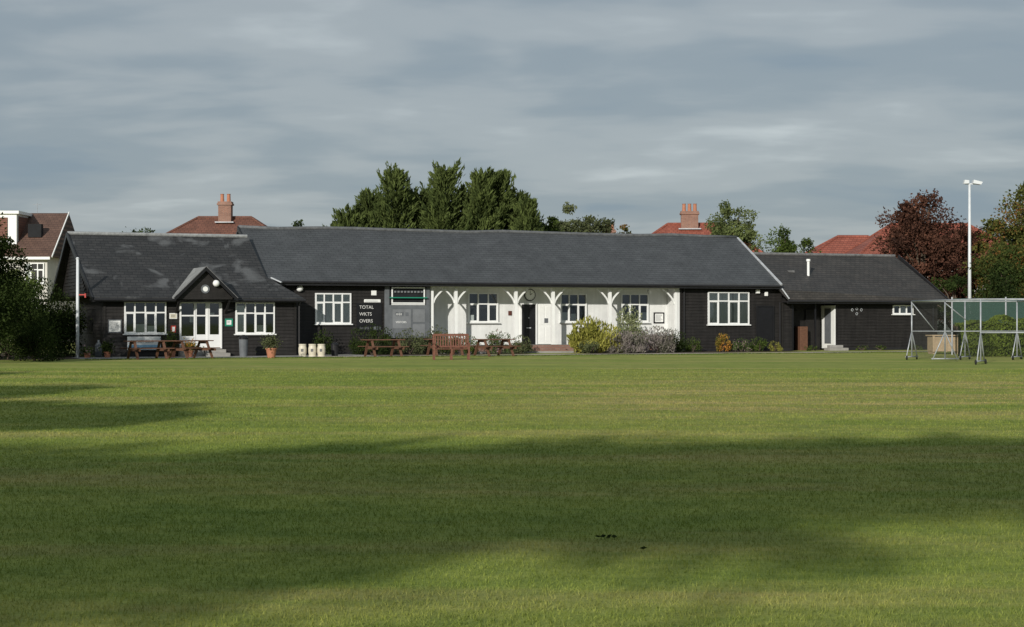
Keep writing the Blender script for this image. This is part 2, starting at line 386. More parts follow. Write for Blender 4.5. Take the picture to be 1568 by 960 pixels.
me=bpy.data.meshes.new('grass_blades'); me.vertices.add(3*n); me.vertices.foreach_set('co',V.ravel())
me.loops.add(3*n); me.loops.foreach_set('vertex_index',np.arange(3*n,dtype=np.int32)); me.polygons.add(n)
me.polygons.foreach_set('loop_start',np.arange(0,3*n,3,dtype=np.int32)); me.polygons.foreach_set('loop_total',np.full(n,3,dtype=np.int32)); me.update(calc_edges=True)
me.materials.append(grassmat('grass_blade',True)); o=bpy.data.objects.new('grass_blades',me); COL.objects.link(o)
P=np.array([[.64,12.66,.03],[.68,12.67,.032],[.72,12.65,.03],[.66,12.7,.03],[.76,12.66,.03],[.91,12.0,.03],[.93,12.02,.03]])
fol('fallen_leaves',P,rng.normal(size=(7,3))*np.array([1,1,.3]),.055,.028,np.full(7,.1),G['dark'])

# ---------------------------------------------------------------- PAVILION (local x along facade, local y into building)
A22=math.radians(22)
pav=empty('cricket_pavilion',(0,82,0),A22)
ca,sa=math.cos(A22),math.sin(A22)
def W(s,t,z=0): return (ca*s-sa*t,82+sa*s+ca*t,z)

b=B()
b.box(-11.1,-4.2,.02,8,-.3,3.4); b.box(-4.2,9.07,1.3,8,-.3,3.3); b.box(9.07,15.0,.02,8,-.3,3.4)
b.prism([(.03,3.4),(7.97,3.4),(4,5.9)],'x',-12.3,14.45)
b.obj('main_walls','blackwall',pav)
b=B(); b.box(-19.6,-11.1,-1.48,6.5,-.3,2.62)
b.prism([(-1.48,2.62),(6.5,2.62),(2.5,5.38)],'x',-20.35,-12.35)
b.obj('west_wing_walls','boards',pav)
b=B(); b.box(15.0,15.6,.02,8,-.3,2.7); b.box(15.6,18.28,1.3,8,-.3,2.7); b.box(18.28,24.6,.02,8,-.3,2.7)
b.prism([(.03,2.7),(7.97,2.7),(4,5.0)],'x',15.0,24.5)
b.obj('east_wing_walls','blackwall',pav)
def boards(b,s0,s1,z0,z1,t,h=.155):
    z=z0
    while z<z1-.02:
        zt=min(z+h,z1)
        b.quad((s0,t-.035,z),(s1,t-.035,z),(s1,t-.006,zt),(s0,t-.006,zt))
        b.quad((s0,t-.035,z),(s0,t,z),(s1,t,z),(s1,t-.035,z)); z+=h
b=B()
boards(b,-11.1,-4.2,-.1,3.25,0); boards(b,9.10,15.0,-.1,3.25,0)
boards(b,-19.6,-11.1,-.1,2.5,-1.5)
boards(b,15.0,15.6,-.1,2.6,0); boards(b,18.28,24.6,-.1,2.6,0)
b.obj('weatherboarding','boards',pav)
b=B()
z=-.1
while z<5.1:
    y0=-1.5;y1=6.5;xo=0
    if z>2.55: k=max(0,(z-2.6)/2.8); y0=-1.5+k*4; y1=6.5-k*4; xo=-.75
    b.quad((-19.64+xo,y0,z),(-19.64+xo,y1,z),(-19.606+xo,y1,z+.155),(-19.606+xo,y0,z+.155)); z+=.155
for s,t in ((-19.6,-1.56),(-11.16,-1.56),(9.10,-.07),(18.28,-.06),(24.54,-.06),(15.0,-.06)): b.box(s-.03,s+.07,t,t+.05,-.1,2.55 if s!=9.10 else 3.2)
b.obj('corner_boards','boards',pav)

# verandah
b=B(); b.box(-4.2,9.07,1.25,1.298,.3,3.3); b.box(9.02,9.068,.0,1.25,.3,3.25); b.box(-4.198,-4.15,.0,1.25,.3,3.25)
b.box(8.93,9.10,-.05,-.002,.35,3.12)
b.obj('verandah_walls','whitewall',pav)
b=B(); b.box(-4.2,9.05,-.06,.08,3.15,3.24); b.box(-4.15,9.02,.08,1.25,3.245,3.27)
posts=[-2.89,.2,2.16,5.22]
for s in posts: b.box(s-.07,s+.07,-.06,.09,.4,3.15)
for s in [8.86,-4.09]: b.box(s-.06,s+.06,-.06,.09,.4,3.15)
def brace(b,s,dr,w=.62):
    n=8; pts=[]
    for i in range(n+1):
        q=i/n; pts.append((s+dr*(.07+w*q**1.25),2.40+.75*q**.8))
    for i in range(n):
        (x0,z0),(x1,z1)=pts[i],pts[i+1]
        dx,dz=x1-x0,z1-z0; l=math.hypot(dx,dz); nx,nz=-dz/l*.034,dx/l*.034
        b.prism([(x0-nx,z0-nz),(x1-nx,z1-nz),(x1+nx,z1+nz),(x0+nx,z0+nz)],'y',-.03,.05)
for s in posts: brace(b,s,1); brace(b,s,-1)
brace(b,8.86,-1); brace(b,-4.09,1)
b.obj('verandah_posts_and_braces','white',pav)
b=B(); b.box(-4.2,9.07,-.25,1.25,-.2,.38); b.obj('verandah_floor','brickstep',pav)
b=B(); 
for i in range(2): b.box(.15,2.6,-.25-.32*(2-i),-.25-.32*(1-i),-.1,.13*(i+1))
b.obj('entrance_steps','brickstep',pav,bevel=.01)
B().box(-4.2,9.07,-.9,-.27,-.1,.10).obj('planting_bed','conc',pav)

# roofs
def slab(b,pts,th):
    i=len(b.v); n=len(pts)
    for p in pts: b.v.append(tuple(p))
    for p in pts: b.v.append((p[0],p[1],p[2]-th))
    b.f.append(tuple(range(i,i+n))); b.f.append(tuple(range(i+n,i+2*n))[::-1])
    for k in range(n): b.f.append((i+k,i+n+k,i+n+(k+1)%n,i+(k+1)%n))
b=B()
N_=14; S=np.linspace(-12.47,14.6,N_+1)
sag=lambda s: .03*math.sin(s*.7)+.02*math.sin(s*1.9)
for i in range(N_):
    a,c=S[i],S[i+1]
    slab(b,[(a,-.5,3.42+.3*sag(a)),(c,-.5,3.42+.3*sag(c)),(c,4,6.03+sag(c)),(a,4,6.03+sag(a))],.09)
    slab(b,[(a,4,6.03+sag(a)),(c,4,6.03+sag(c)),(c,8.5,3.42),(a,8.5,3.42)],.09)
b.obj('main_roof','roofmain',pav)
b=B(); b.tube([(s,4,6.04+sag(s)) for s in S],.09,8); b.obj('main_ridge_tiles',pm('ridge_grey',(.11,.115,.12),.6,.35,5),pav,smooth=True)
b=B(); b.box(-12.4,14.6,-.5,-.44,3.18,3.33); b.box(-12.4,14.6,-.44,.0,3.26,3.30); b.tube([(-12.3,-.56,3.33),(14.65,-.56,3.31)],.06,8)
b.box(-20.2,-10.95,-1.98,-1.93,2.38,2.50); b.box(-20.2,-11,-1.93,-1.48,2.45,2.49); b.tube([(-20.1,-2.05,2.47),(-10.8,-2.05,2.47)],.055,8)
b.box(15.0,24.7,-.58,-.53,2.44,2.56); b.box(15.0,24.7,-.53,0,2.5,2.54); b.tube([(15.0,-.65,2.55),(24.9,-.65,2.55)],.055,8)
for s,t,z in ((-10.98,-1.62,2.4),(9.3,-.09,3.2),(14.85,-.09,2.5),(24.3,-.1,2.5),(-4.35,-.09,3.2)): b.tube([(s,t,z),(s,t,0)],.04,8)
b.obj('gutters_and_fascias','gutter',pav)
b=B(); zf=lambda t:2.57+(t+2)*.651
slab(b,[(-20.15,-2,2.57),(-10.85,-2,2.57),(-12.2,-.5,zf(-.5)+.0),(-12.35,2.5,5.5),(-20.62,2.5,5.5)],.08)
slab(b,[(-10.85,-2,2.57),(-10.85,0.02,2.57),(-12.2,0.02,zf(-.5)),(-12.2,-.5,zf(-.5))],.08)
slab(b,[(-20.62,2.5,5.5),(-12.35,2.5,5.5),(-12.35,7,2.57),(-20.8,7,2.57)],.08)
b.obj('west_roof','roofleft',pav)
b=B(); b.tube([(-20.62,2.5,5.52),(-12.4,2.5,5.52)],.085,8); 
b.obj('west_ridge_tiles',pm('pale_ridge',(.26,.27,.27),.6,.35,5),pav)
B().beam((-20.17,-2.05,2.5),(-20.64,2.5,5.47),.06,.2).beam((-20.82,7,2.5),(-20.64,2.5,5.47),.06,.2).beam((-12.5,-.52,3.4),(-12.5,4,6.0),.05,.18).beam((24.93,-.62,2.6),(24.93,4,5.15),.05,.2).obj('bargeboards','gutter',pav)
b=B()
slab(b,[(15.05,-.6,2.65),(24.9,-.6,2.65),(24.7,4,5.15),(14.5,4,5.15),(14.62,-.5,3.15)],.08)
slab(b,[(14.5,4,5.15),(24.7,4,5.15),(24.9,8.5,2.65),(15,8.5,2.65)],.08)
b.obj('east_roof','roofright',pav)
b=B(); b.tube([(14.6,4,5.17),(24.7,4,5.17)],.08,8); b.obj('east_ridge_tiles','ridge',pav)
b=B(); b.beam((14.66,-.55,3.38),(14.66,4.0,5.98),.10,.14); b.beam((14.72,-.5,3.2),(15.08,-.62,2.68),.08,.06)
b.beam((-12.0,-.56,3.52),(-11.6,-.9,3.3),.12,.05)
b.obj('lead_flashings','lead',pav)
b=B(); b.tube([(17.6,1.6,3.6),(17.6,1.6,4.75)],.07,10); b.tube([(17.6,1.6,4.7),(17.6,1.6,4.82)],.11,10)
b.obj('flue_pipe','white',pav)
b=B(); b.box(16.6,16.95,1.9,2.2,3.9,4.22); b.obj('roof_vent','ridge',pav)

# porch gable on west wing
pc=-15.4
b=B()
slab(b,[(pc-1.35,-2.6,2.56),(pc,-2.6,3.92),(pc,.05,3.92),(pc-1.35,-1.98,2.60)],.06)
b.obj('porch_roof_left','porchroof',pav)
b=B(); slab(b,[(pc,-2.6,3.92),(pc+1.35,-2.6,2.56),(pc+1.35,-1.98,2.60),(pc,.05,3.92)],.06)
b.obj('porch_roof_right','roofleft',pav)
b=B(); b.prism([(pc-1.15,2.62),(pc+1.15,2.62),(pc,3.74)],'y',-2.45,-1.4); b.box(pc-1.2,pc+1.2,-2.45,-1.5,2.5,2.62)
for d in (-1,1): b.beam((pc+d*1.1,-1.5,1.9),(pc+d*1.1,-2.35,2.5),.08,.08)
b.obj('porch_gable','boards',pav)
b=B()
for d in (-1,1): b.prism([(pc+d*1.38,2.40),(pc+d*1.38,2.56),(pc,3.92),(pc,3.74)],'y',-2.66,-2.61)
b.obj('porch_bargeboards','black',pav)
b=B()
for d in (-1,1): b.prism([(pc+d*1.40,2.55),(pc+d*1.40,2.58),(pc,3.95),(pc,3.92)],'y',-2.67,-2.60)
b.obj('porch_edge_trim','ridge',pav)

# windows
def window(name,s0,s1,z0,z1,t,cols,tr=.68,curtain=None,parent=pav,fw=.06,mw=.03):
    e=empty(name,(0,0,0),0,parent)
    b=B(); f=fw; d0,d1=t-.10,t-.012
    b.box(s0,s1,d0,d1,z0,z0+f); b.box(s0,s1,d0,d1,z1-f,z1); b.box(s0,s0+f,d0+.002,d1,z0+f,z1-f); b.box(s1-f,s1,d0+.002,d1,z0+f,z1-f)
    w=(s1-s0)/cols; zt=z0+(z1-z0)*tr
    for i in range(1,cols): b.box(s0+w*i-mw,s0+w*i+mw,d0+.004,d1,z0+f,z1-f)
    for i in range(cols):
        a=s0+w*i+(mw if i else f); c=s0+w*(i+1)-(mw if i<cols-1 else f)
        if tr<1: b.box(a,c,d0+.006,d1,zt-.03,zt+.03)
        if i%2==0 and tr<1:
            q=.03
            for (u0,u1,v0,v1) in ((a,a+q,z0+f,zt-.03),(c-q,c,z0+f,zt-.03),(a+q,c-q,z0+f,z0+f+q),(a+q,c-q,zt-.03-q,zt-.03)): b.box(u0,u1,d0+.01,d1,v0,v1)
    b.box(s0-.06,s1+.06,t-.17,t-.008,z0-.05,z0-.002)
    b.obj('frame','frame',e)
    B().quad((s0+.02,t-.05,z0+.02),(s1-.02,t-.05,z0+.02),(s1-.02,t-.05,z1-.02),(s0+.02,t-.05,z1-.02)).obj('glass','glass',e)
    B().box(s0+.02,s1-.02,t-.040,t-.037,z0+.02,z1-.02).obj('interior','dark',e)
    if curtain:
        b=B()
        for (a,c,l,h) in curtain:
            A_=s0+(s1-s0)*a; C_=s0+(s1-s0)*c; n=max(4,int((C_-A_)/.05)); z_0=z0+(z1-z0)*l; z_1=z0+(z1-z0)*h
            for i in range(n):
                x0=A_+(C_-A_)*i/n; x1=A_+(C_-A_)*(i+1)/n; ta,tb=(-.047,-.042) if i%2 else (-.042,-.047)
                b.quad((x0,t+ta,z_0),(x1,t+tb,z_0),(x1,t+tb,z_1),(x0,t+ta,z_1))
        b.obj('curtains','curtain',e)
    return e
window('window_west_a',-18.74,-16.93,1.0,2.40,-1.5,4,.66,[(.28,.5,0,.3),(.55,.75,.0,.25)])
window('window_west_b',-13.87,-12.09,.98,2.38,-1.5,4,.66,[(.0,.25,0,.9),(.55,.8,0,.28)])
window('window_main_a',-9.81,-8.09,1.42,2.84,0,4,.70,[(.02,.26,0,1),(.3,.98,0,.98)])
window('window_main_b',10.67,13.05,1.36,3.02,0,4,.72,[(.02,.24,0,1),(.28,.6,.0,.98),(.62,.98,0,1)])
window('window_verandah_a',-1.82,-.25,1.48,2.92,1.25,3,.62,[(.0,.2,0,.25)])
window('window_verandah_b',3.06,4.5,1.48,2.90,1.25,3,.62,[(.05,.3,0,.35),(.4,.6,0,.3)])
window('window_verandah_c',6.40,7.94,1.48,2.92,1.25,3,.62,[(.7,.95,0,.35)])
window('window_east',21.77,23.05,1.9,2.38,0,3,1.2,[(.3,.7,0,.8)])
e=empty('west_entrance_doors',(0,0,0),0,pav)
b=B(); s0,s1,z0,z1=-16.31,-14.51,.34,2.40; t=-1.5
b.box(s0,s1,t-.1,t-.012,z1-.07,z1)
xs=[s0,s0+.62,s0+1.2,s1]
for x in xs: b.box(x-.035,x+.035,t-.104,t-.012,z0,z1-.07)
for i in range(3):
    a,c=xs[i]+.035,xs[i+1]-.035
    b.box(a,c,t-.09,t-.012,z0,z0+(.62 if i else .55)); b.box(a,c,t-.09,t-.012,z0+1.42,z0+1.48)
    if i: 
        b.box(a,a+.06,t-.085,t-.012,z0+.6,z1-.07); b.box(c-.06,c,t-.085,t-.012,z0+.6,z1-.07)
b.obj('frame','frame',e)
B().quad((s0,t-.05,z0),(s1,t-.05,z0),(s1,t-.05,z1),(s0,t-.05,z1)).obj('glass','glass',e)
B().box(s0,s1,t-.040,t-.037,z0,z1).obj('interior','dark',e)
b=B(); b.box(-15.9,-15.75,t-.047,t-.042,1.5,1.85); b.box(-15.0,-14.8,t-.047,t-.042,1.75,1.92); b.obj('posters','curtain',e)
b=B(); b.box(-15.35,-14.3,-2.5,-1.54,-.1,.16); b.box(-15.3,-14.4,-2.1,-1.54,.16,.31); b.box(-16.4,-15.36,-2.0,-1.54,-.1,.30)
b.obj('west_door_steps','conc',pav,bevel=.01)
e=empty('front_door',(0,0,0),0,pav)
b=B(); b.box(.99,1.73,1.19,1.24,.40,2.36)
for (a,c,l,h) in ((1.06,1.33,.55,1.15),(1.39,1.66,.55,1.15),(1.06,1.33,1.28,2.2),(1.39,1.66,1.28,2.2)): b.box(a,c,1.175,1.19,l,h)
b.obj('leaf','black',e,bevel=.006)
b=B(); b.box(1.24,1.48,1.165,1.18,1.18,1.23); b.tube([(1.36,1.17,1.7),(1.36,1.15,1.7)],.03,8); b.obj('letterbox_and_knocker','lead',e)
b=B(); b.box(.91,.985,1.15,1.25,.39,2.44); b.box(1.735,1.81,1.15,1.25,.39,2.44); b.box(.985,1.735,1.15,1.25,2.365,2.44); b.obj('frame','frame',e)
e=empty('side_door',(0,0,0),0,pav)
b=B(); b.box(1.86,2.62,1.19,1.245,.40,2.40)
for (a,c,l,h) in ((1.93,2.2,.55,1.25),(2.27,2.55,.55,1.25),(1.93,2.2,1.38,2.28),(2.27,2.55,1.38,2.28)): b.box(a,c,1.178,1.19,l,h)
b.obj('leaf','white',e,bevel=.006)
B().box(2.2,2.40,1.165,1.176,1.45,1.68).obj('notice','grey',e)
def disc(b,s,t,z,r,dp,n=28): b.tube([(s,t,z),(s,t-dp,z)],r,n)
e=empty('wall_clock',(0,0,0),0,pav)
b=B(); disc(b,1.44,1.25,2.83,.30,.06); b.obj('rim','black',e)
b=B(); disc(b,1.44,1.19,2.83,.255,.008); b.obj('dial','white',e)
b=B(); b.beam((1.44,1.178,2.83),(1.44,1.178,3.03),.025,.01,(0,1,0)); b.beam((1.44,1.178,2.83),(1.55,1.178,2.90),.03,.01,(0,1,0))
for i in range(12):
    a=i*math.pi/6; b.beam((1.44+.20*math.sin(a),1.178,2.83+.20*math.cos(a)),(1.44+.235*math.sin(a),1.178,2.83+.235*math.cos(a)),.016,.01,(0,1,0))
b.obj('hands_and_marks','black',e)
def notice(name,s0,s1,z0,z1,t,fr,pa,rim=.04):
    e=empty(name,(0,0,0),0,pav)
    b=B(); b.box(s0,s1,t-.045,t-.008,z0,z1); b.obj('board',fr,e,bevel=.005)
    b=B(); b.box(s0+rim,s1-rim,t-.052,t-.046,z0+rim,z1-rim); b.obj('sheet',pa,e)
    b=B(); k=z1-rim-.05
    while k>z0+rim+.05 and s1-s0>.3: b.box(s0+rim+.03,s1-rim-.04-.1*rng.random(),t-.055,t-.0525,k-.018,k); k-=.05
    if b.v: b.obj('print','grey',e)
    return e
notice('notice_board',8.25,8.85,1.42,1.98,1.25,'black','white',.07)
notice('wall_plaque',.30,.48,1.82,2.04,1.25,'brass','brass',.02)
notice('wall_notice',-19.42,-18.85,1.05,1.62,-1.5,'grey','white',.05)
notice('green_sign',-14.33,-13.98,1.32,1.66,-1.5,'green','white',.07)
notice('red_fire_notice',-16.72,-16.5,1.05,1.35,-1.5,'redp','white',.05)
notice('white_notice',-16.78,-16.45,1.65,1.9,-1.5,'white','cream',.03)
notice('small_white_sign',-7.45,-6.65,2.42,2.56,0,'white','white',.02)
notice('name_sign',-7.1,-6.85,2.75,2.98,0,'white','white',.02)
e=empty('club_badge',(0,0,0),0,pav)
b=B(); disc(b,pc,-2.45,2.95,.19,.03); b.obj('plate','grey',e)
b=B(); disc(b,pc,-2.483,2.95,.11,.006); b.obj('crest','white',e)
def lamp(name,s,t,z,r=.12):
    e=empty(name,(0,0,0),0,pav)
    b=B(); pts=[];rs=[]
    for i in range(9):
        a=math.pi*i/8; pts.append((s,t-.1,z+r*math.cos(a))); rs.append(max(.01,r*math.sin(a)))
    b.tube(pts,rs,14); b.obj('globe','white',e,smooth=True)
    B().beam((s,t-.02,z),(s,t-.1,z),.06,.06).obj('bracket','black',e)
lamp('wall_lamp_a',pc+.45,-2.5,3.2,.15); lamp('wall_lamp_b',-10.55,0,3.05,.16); lamp('wall_lamp_c',7.95,1.2,3.05,.10)
e=empty('security_lights',(0,0,0),0,pav); b=B(); b.box(13.42,13.62,-.2,-.04,2.95,3.15); b.box(13.95,14.12,-.15,-.04,2.82,3.05); b.obj('lamps','white',e,bevel=.02)
e=empty('horseshoe_ornaments',(0,0,0),0,pav)
b=B()
for i,(ds,dz) in enumerate(((0,0),(.28,.06),(.56,0),(.28,-.2))): 
    b.tube([(19.25+ds+.06*math.cos(a),-.05,2.12+dz+.07*math.sin(a)) for a in np.linspace(-2.2,5.3-1.0,10)],.014,6)
b.obj('iron','lead',e)
e=empty('scorer_box',(0,0,0),0,pav)
b=B(); b.box(-6.47,-4.25,-.16,-.04,.75,2.30); b.box(-6.47,-6.25,-.16,-.04,2.30,3.18); b.box(-4.42,-4.25,-.16,-.04,2.30,3.18)
b.obj('panel','grey',e,bevel=.01)
b=B(); b.box(-6.25,-4.42,-.12,-.10,2.36,3.12); b.obj('opening','dark',e)
b=B(); 
for (z0,z1) in ((2.36,2.42),(3.08,3.14),(2.30,2.34)): b.box(-6.15,-4.5,-.18,-.13,z0,z1)
for x in (-6.15,-4.56): b.box(x,x+.06,-.175,-.13,2.42,3.08)
b.obj('opening_frame','frame',e)
b=B()
for i in range(9): b.box(-6.02+i*.165,-5.93+i*.165,-.19,-.125,2.88,2.96)
b.obj('number_plates','greyl',e)
b=B(); b.box(-6.25,-4.42,-.3,-.17,2.62,2.67); b.obj('shelf','green',e)
b=B(); b.box(-6.1,-5.2,-.175,-.165,1.2,2.1); b.box(-5.1,-4.5,-.175,-.165,1.5,2.1); b.box(-5.1,-4.5,-.175,-.165,.85,1.4); b.obj('number_boards','greyl',e)
b=B()
for i in range(3): b.box(-5.95+i*.24,-5.80+i*.24,-.182,-.176,1.78,1.96)
b.obj('number_slots','grey',e)
text('visitors_text','VISITORS',.13,(-5.95,-.18,1.45),'white',e)
text('score_text','0 0 0',.13,(-5.92,-.187,1.82),'white',e)
e=empty('scoring_board',(0,0,0),0,pav)
B().box(-7.82,-6.6,-.08,-.04,1.05,2.38).obj('board','black',e)
for i,tx in enumerate(('TOTAL','WKTS','OVERS','1st INN')):
    text('scoring_text_%d'%i,tx,.22 if i<3 else .17,(-7.70,-.085,2.12-i*.32),'greyl' if i==3 else 'curtain',e)
b=B()
for i in range(3):
    for j in range(i,3): b.box(-7.0+.0+j*.13,-6.9+j*.13,-.09,-.081,1.14,1.30)
b.obj('number_tins','grey',e)
# east porch
b=B(); b.box(18.2,18.275,.02,1.3,.1,2.35); b.obj('east_porch_reveal','white',pav)
b=B(); b.box(18.185,18.198,.35,.95,.35,2.2); b.obj('east_porch_door_glass','grey',pav)
b=B(); b.box(16.0,16.75,1.22,1.28,.12,2.1); b.box(17.2,18.0,1.22,1.28,.12,2.15); b.obj('east_porch_doors','blackwall',pav,bevel=.01)
b=B(); b.box(16.5,16.95,.6,1.15,0,1.25); b.obj('store_cupboard','wood',pav,bevel=.02)
b=B(); b.box(17.5,18.6,-.7,-.08,-.2,.14); b.box(17.7,18.5,-.35,-.06,.14,.28); b.obj('east_steps','conc',pav,bevel=.01)
b=B(); b.box(15.62,15.72,.0,.1,0,2.55); b.box(17.0,17.08,.0,.08,0,2.55); b.obj('east_porch_posts','black',pav)
b=B(); b.box(13.55,14.45,-.07,-.04,.1,2.25); b.box(13.47,13.54,-.09,-.04,.05,2.32); b.box(14.46,14.53,-.09,-.04,.05,2.32); b.box(13.54,14.46,-.09,-.04,2.26,2.32); b.obj('store_door','black',pav,bevel=.01)
b=B(); b.box(9.1,15.5,-.12,-.04,-.1,.10); b.box(18.3,24.6,-.12,-.04,-.1,.12); b.box(-11.0,-6.4,-.12,-.04,-.1,.12); b.obj('plinths','gutter',pav)

# paths (sheets) -------------------------------------------------
pathm=pm('worn_path',(.38,.33,.27),.95,.22,1.2,.3,20)
def locpoly(name,pts,z,mat):
    b=B(); b.v=[W(s,t,z) for s,t in pts]; b.f=[tuple(range(len(pts)))]; return b.obj(name,mat)
fr=[(s,-5.9+.25*math.sin(s*.8)+.15*math.sin(s*2.3)) for s in np.linspace(-11,27,60)]
bk=[(s,-3.5+.2*math.sin(s*.9+1)) for s in np.linspace(27,-11,60)]
locpoly('footpath',fr+bk,.010,pathm)
locpoly('paved_terrace',[(-21,-4.9),(-10,-5.2),(-8,-3.3),(-8,-.1),(-11,-.1),(-11,-1.5),(-21,-1.5)],.006,M['conc'])
soil=pm('soil',(.05,.035,.022),.95,.4,2,.5,15)
locpoly('flower_bed',[(-8,-3.2),(-5,-2.6),(0,-2.4),(0,-.2),(-8,-.2)],.008,soil)
locpoly('flower_bed',[(2.8,-3.3),(9,-3.0),(15,-2.0),(15,-.1),(2.8,-.2)],.014,soil)
locpoly('bare_ground',[(-40,-3.5),(-30,-6),(-21,-5),(-19.8,-1),(-22,8),(-40,8)],.005,soil)
n=8000; s_=rng.uniform(-21,28,n); t_=-6.0+.25*np.sin(s_*.8)+.15*np.sin(s_*2.3)-np.abs(rng.normal(size=n))*.25
P=np.stack([ca*s_-sa*t_,82+sa*s_+ca*t_,np.full(n,.02)],1); A_=rng.normal(size=(n,3))*.4; A_[:,2]=1
fol('lawn_edge_tufts',P,A_,.06,.03,rng.random(n),G['hedge'])

# ---------------------------------------------------------------- planting round the pavilion
def sh(name,s,t,w,d,h,g,**k):
    x,y,_=W(s,t); return shrub(name,x,y,w,d,h,G[g],**k)
sh('golden_shrub',3.4,-1.6,2.0,1.3,1.6,'yellow',n=3600,leaf=.12,up=.9,ncl=18)
sh('golden_shrub',4.3,-2.0,1.2,1.0,1.25,'yellow',n=1800,leaf=.11,up=.8)
sh('variegated_shrub',5.7,-1.2,1.5,1.2,2.15,'varieg',n=3800,leaf=.10,ncl=28)
sh('lavender_bush',5.0,-2.5,2.6,1.2,1.0,'lavender',n=4200,leaf=.07,up=.8,ncl=24)
sh('lavender_bush',6.7,-2.2,1.9,1.2,1.2,'lavender',n=3400,leaf=.07,up=.8,ncl=20)
sh('green_shrub',7.9,-1.4,1.6,1.0,1.1,'dark',n=2600,leaf=.08)
sh('low_shrub',2.9,-2.6,1.2,.9,.6,'olive',n=1500,leaf=.07)
sh('low_shrub',9.2,-1.2,.9,.7,.7,'green',n=900,leaf=.07)
sh('orange_flowers',11.0,-1.0,.8,.5,.9,'orange',n=900,leaf=.08,up=.5)
sh('flower_clump',12.0,-1.1,1.0,.6,.65,'flower',n=1100,leaf=.07)
sh('flower_clump',13.0,-1.1,1.0,.6,.7,'green',n=1100,leaf=.07,up=.4)
sh('flower_clump',14.0,-1.0,.8,.6,.5,'yellow',n=700,leaf=.06)
sh('dark_shrub',-7.4,-1.1,2.3,1.0,1.3,'dark',n=3600,leaf=.08,ncl=20)
sh('dark_shrub',-5.6,-1.2,1.6,1.0,1.1,'olive',n=2500,leaf=.08)
sh('dark_shrub',-9.6,-.8,1.0,.8,1.1,'dark',n=1500,leaf=.08)
sh('climbing_shrub',-4.2,-1.0,1.2,.9,1.25,'olive',n=1800,leaf=.09)
sh('flower_clump',-3.3,-1.6,2.0,.9,.9,'green',n=2400,leaf=.08)
sh('rose_bush',-1.2,-1.2,1.4,.9,1.05,'flower',n=1900,leaf=.08)
sh('rose_bush',-.1,-1.4,1.1,.8,.8,'olive',n=1500,leaf=.08)
for s in (16.4,19.5,20.6,22.8): sh('weed_tuft',s,-.6,.9,.3,.25,'green',n=400,leaf=.06,ncl=6)

# ---------------------------------------------------------------- street furniture
def picnic(x,y,rot,name='picnic_table',mat='wood'):
    e=empty(name,(x,y,0),rot); L=.9
    b=B()
    for i in range(5): b.box(-L,L,-.34+i*.14,-.34+i*.14+.125,.72,.76)
    b.obj('table_top',mat,e,bevel=.006)
    b=B()
    for sgn in (-1,1):
        for i in range(2): 
            a=.60+i*.13; b.box(-L,L,min(sgn*a,sgn*(a+.115)),max(sgn*a,sgn*(a+.115)),.43,.465)
    b.obj('seats',mat,e,bevel=.006)
    b=B()
    for x0 in (-.6,.6):
        for sgn in (-1,1): b.beam((x0,sgn*.72,0),(x0,sgn*.26,.71),.05,.10,(1,0,0))
        b.box(x0+.03,x0+.08,-.84,.84,.33,.425); b.box(x0-.02,x0+.03,-.34,.34,.62,.715)
    b.obj('legs',mat,e)
def bench(x,y,rot):
    e=empty('park_bench',(x,y,0),rot); L=.70
    b=B()
    for i in range(4): b.box(-L,L,-.30+i*.12,-.20+i*.12,.42,.45)
    b.obj('seat','wood2',e,bevel=.005)
    b=B(); b.beam((-L,.23,1.0),(L,.23,1.0),.05,.09); b.beam((-L,.19,.52),(L,.19,.52),.05,.06)
    for i in range(13): xx_=-L+.08+i*(2*L-.16)/12; b.beam((xx_,.19,.52),(xx_,.23,1.0),.05,.02,(0,1,0))
    b.obj('backrest','wood2',e)
    b=B()
    for x0 in (-L,L,0): 
        b.box(x0-.035,x0+.035,-.32,-.25,0,.64 if x0 else .42); b.beam((x0,.17,0),(x0,.24,1.03),.07,.07,(0,1,0))
        if x0: b.box(x0-.04,x0+.04,-.36,.2,.64,.68)
        b.box(x0-.03,x0+.03,-.25,.17,.34,.41)
    b.obj('legs_and_arms','wood2',e)
picnic(-14.95,69.6,.5,mat='wood'); picnic(-13.35,70.6,.75); picnic(-5.6,73.9,.4); picnic(-.8,75.2,.5); picnic(-3.0,76.0,.35)
bench(-2.46,68.6,.12)
def pot(x,y,r,h,plant,g,ph):
    e=empty(plant,(x,y,0))
    b=B(); b.tube([(0,0,0),(0,0,h*.85),(0,0,h*.85),(0,0,h)],[r*.7,r*.95,r*1.08,r*1.08],16); b.obj('pot','terra',e,smooth=False)
    n=500; P=rng.normal(size=(n,3))*np.array([r*.8,r*.8,ph*.3])+np.array([0,0,h+ph*.45]); fol('leaves',P,rng.normal(size=(n,3))+np.array([0,0,.6]),.11,.05,rng.random(n),G[g],e)
pot(-10.15,71.6,.23,.42,'potted_plant','olive',.5); pot(-14.55,72.6,.2,.35,'potted_plant','dark',.7); pot(-13.9,73.2,.17,.3,'potted_plant','orange',.35)
pot(-17.2,72.2,.15,.25,'potted_plant','dark',.4); pot(-18.0,72.0,.15,.2,'potted_plant','flower',.25)
for x in (-9.15,-8.72,-8.33):
    e=empty('beer_keg',(x,74.2,0)); b=B(); b.tube([(0,0,0),(0,0,.04),(0,0,.06),(0,0,.2),(0,0,.36),(0,0,.48),(0,0,.50),(0,0,.55)],[.17,.17,.155,.18,.18,.155,.165,.165],18); b.obj('body','cream',e)
    B().box(-.05,.05,-.19,-.181,.22,.34).obj('label','ridge',e)
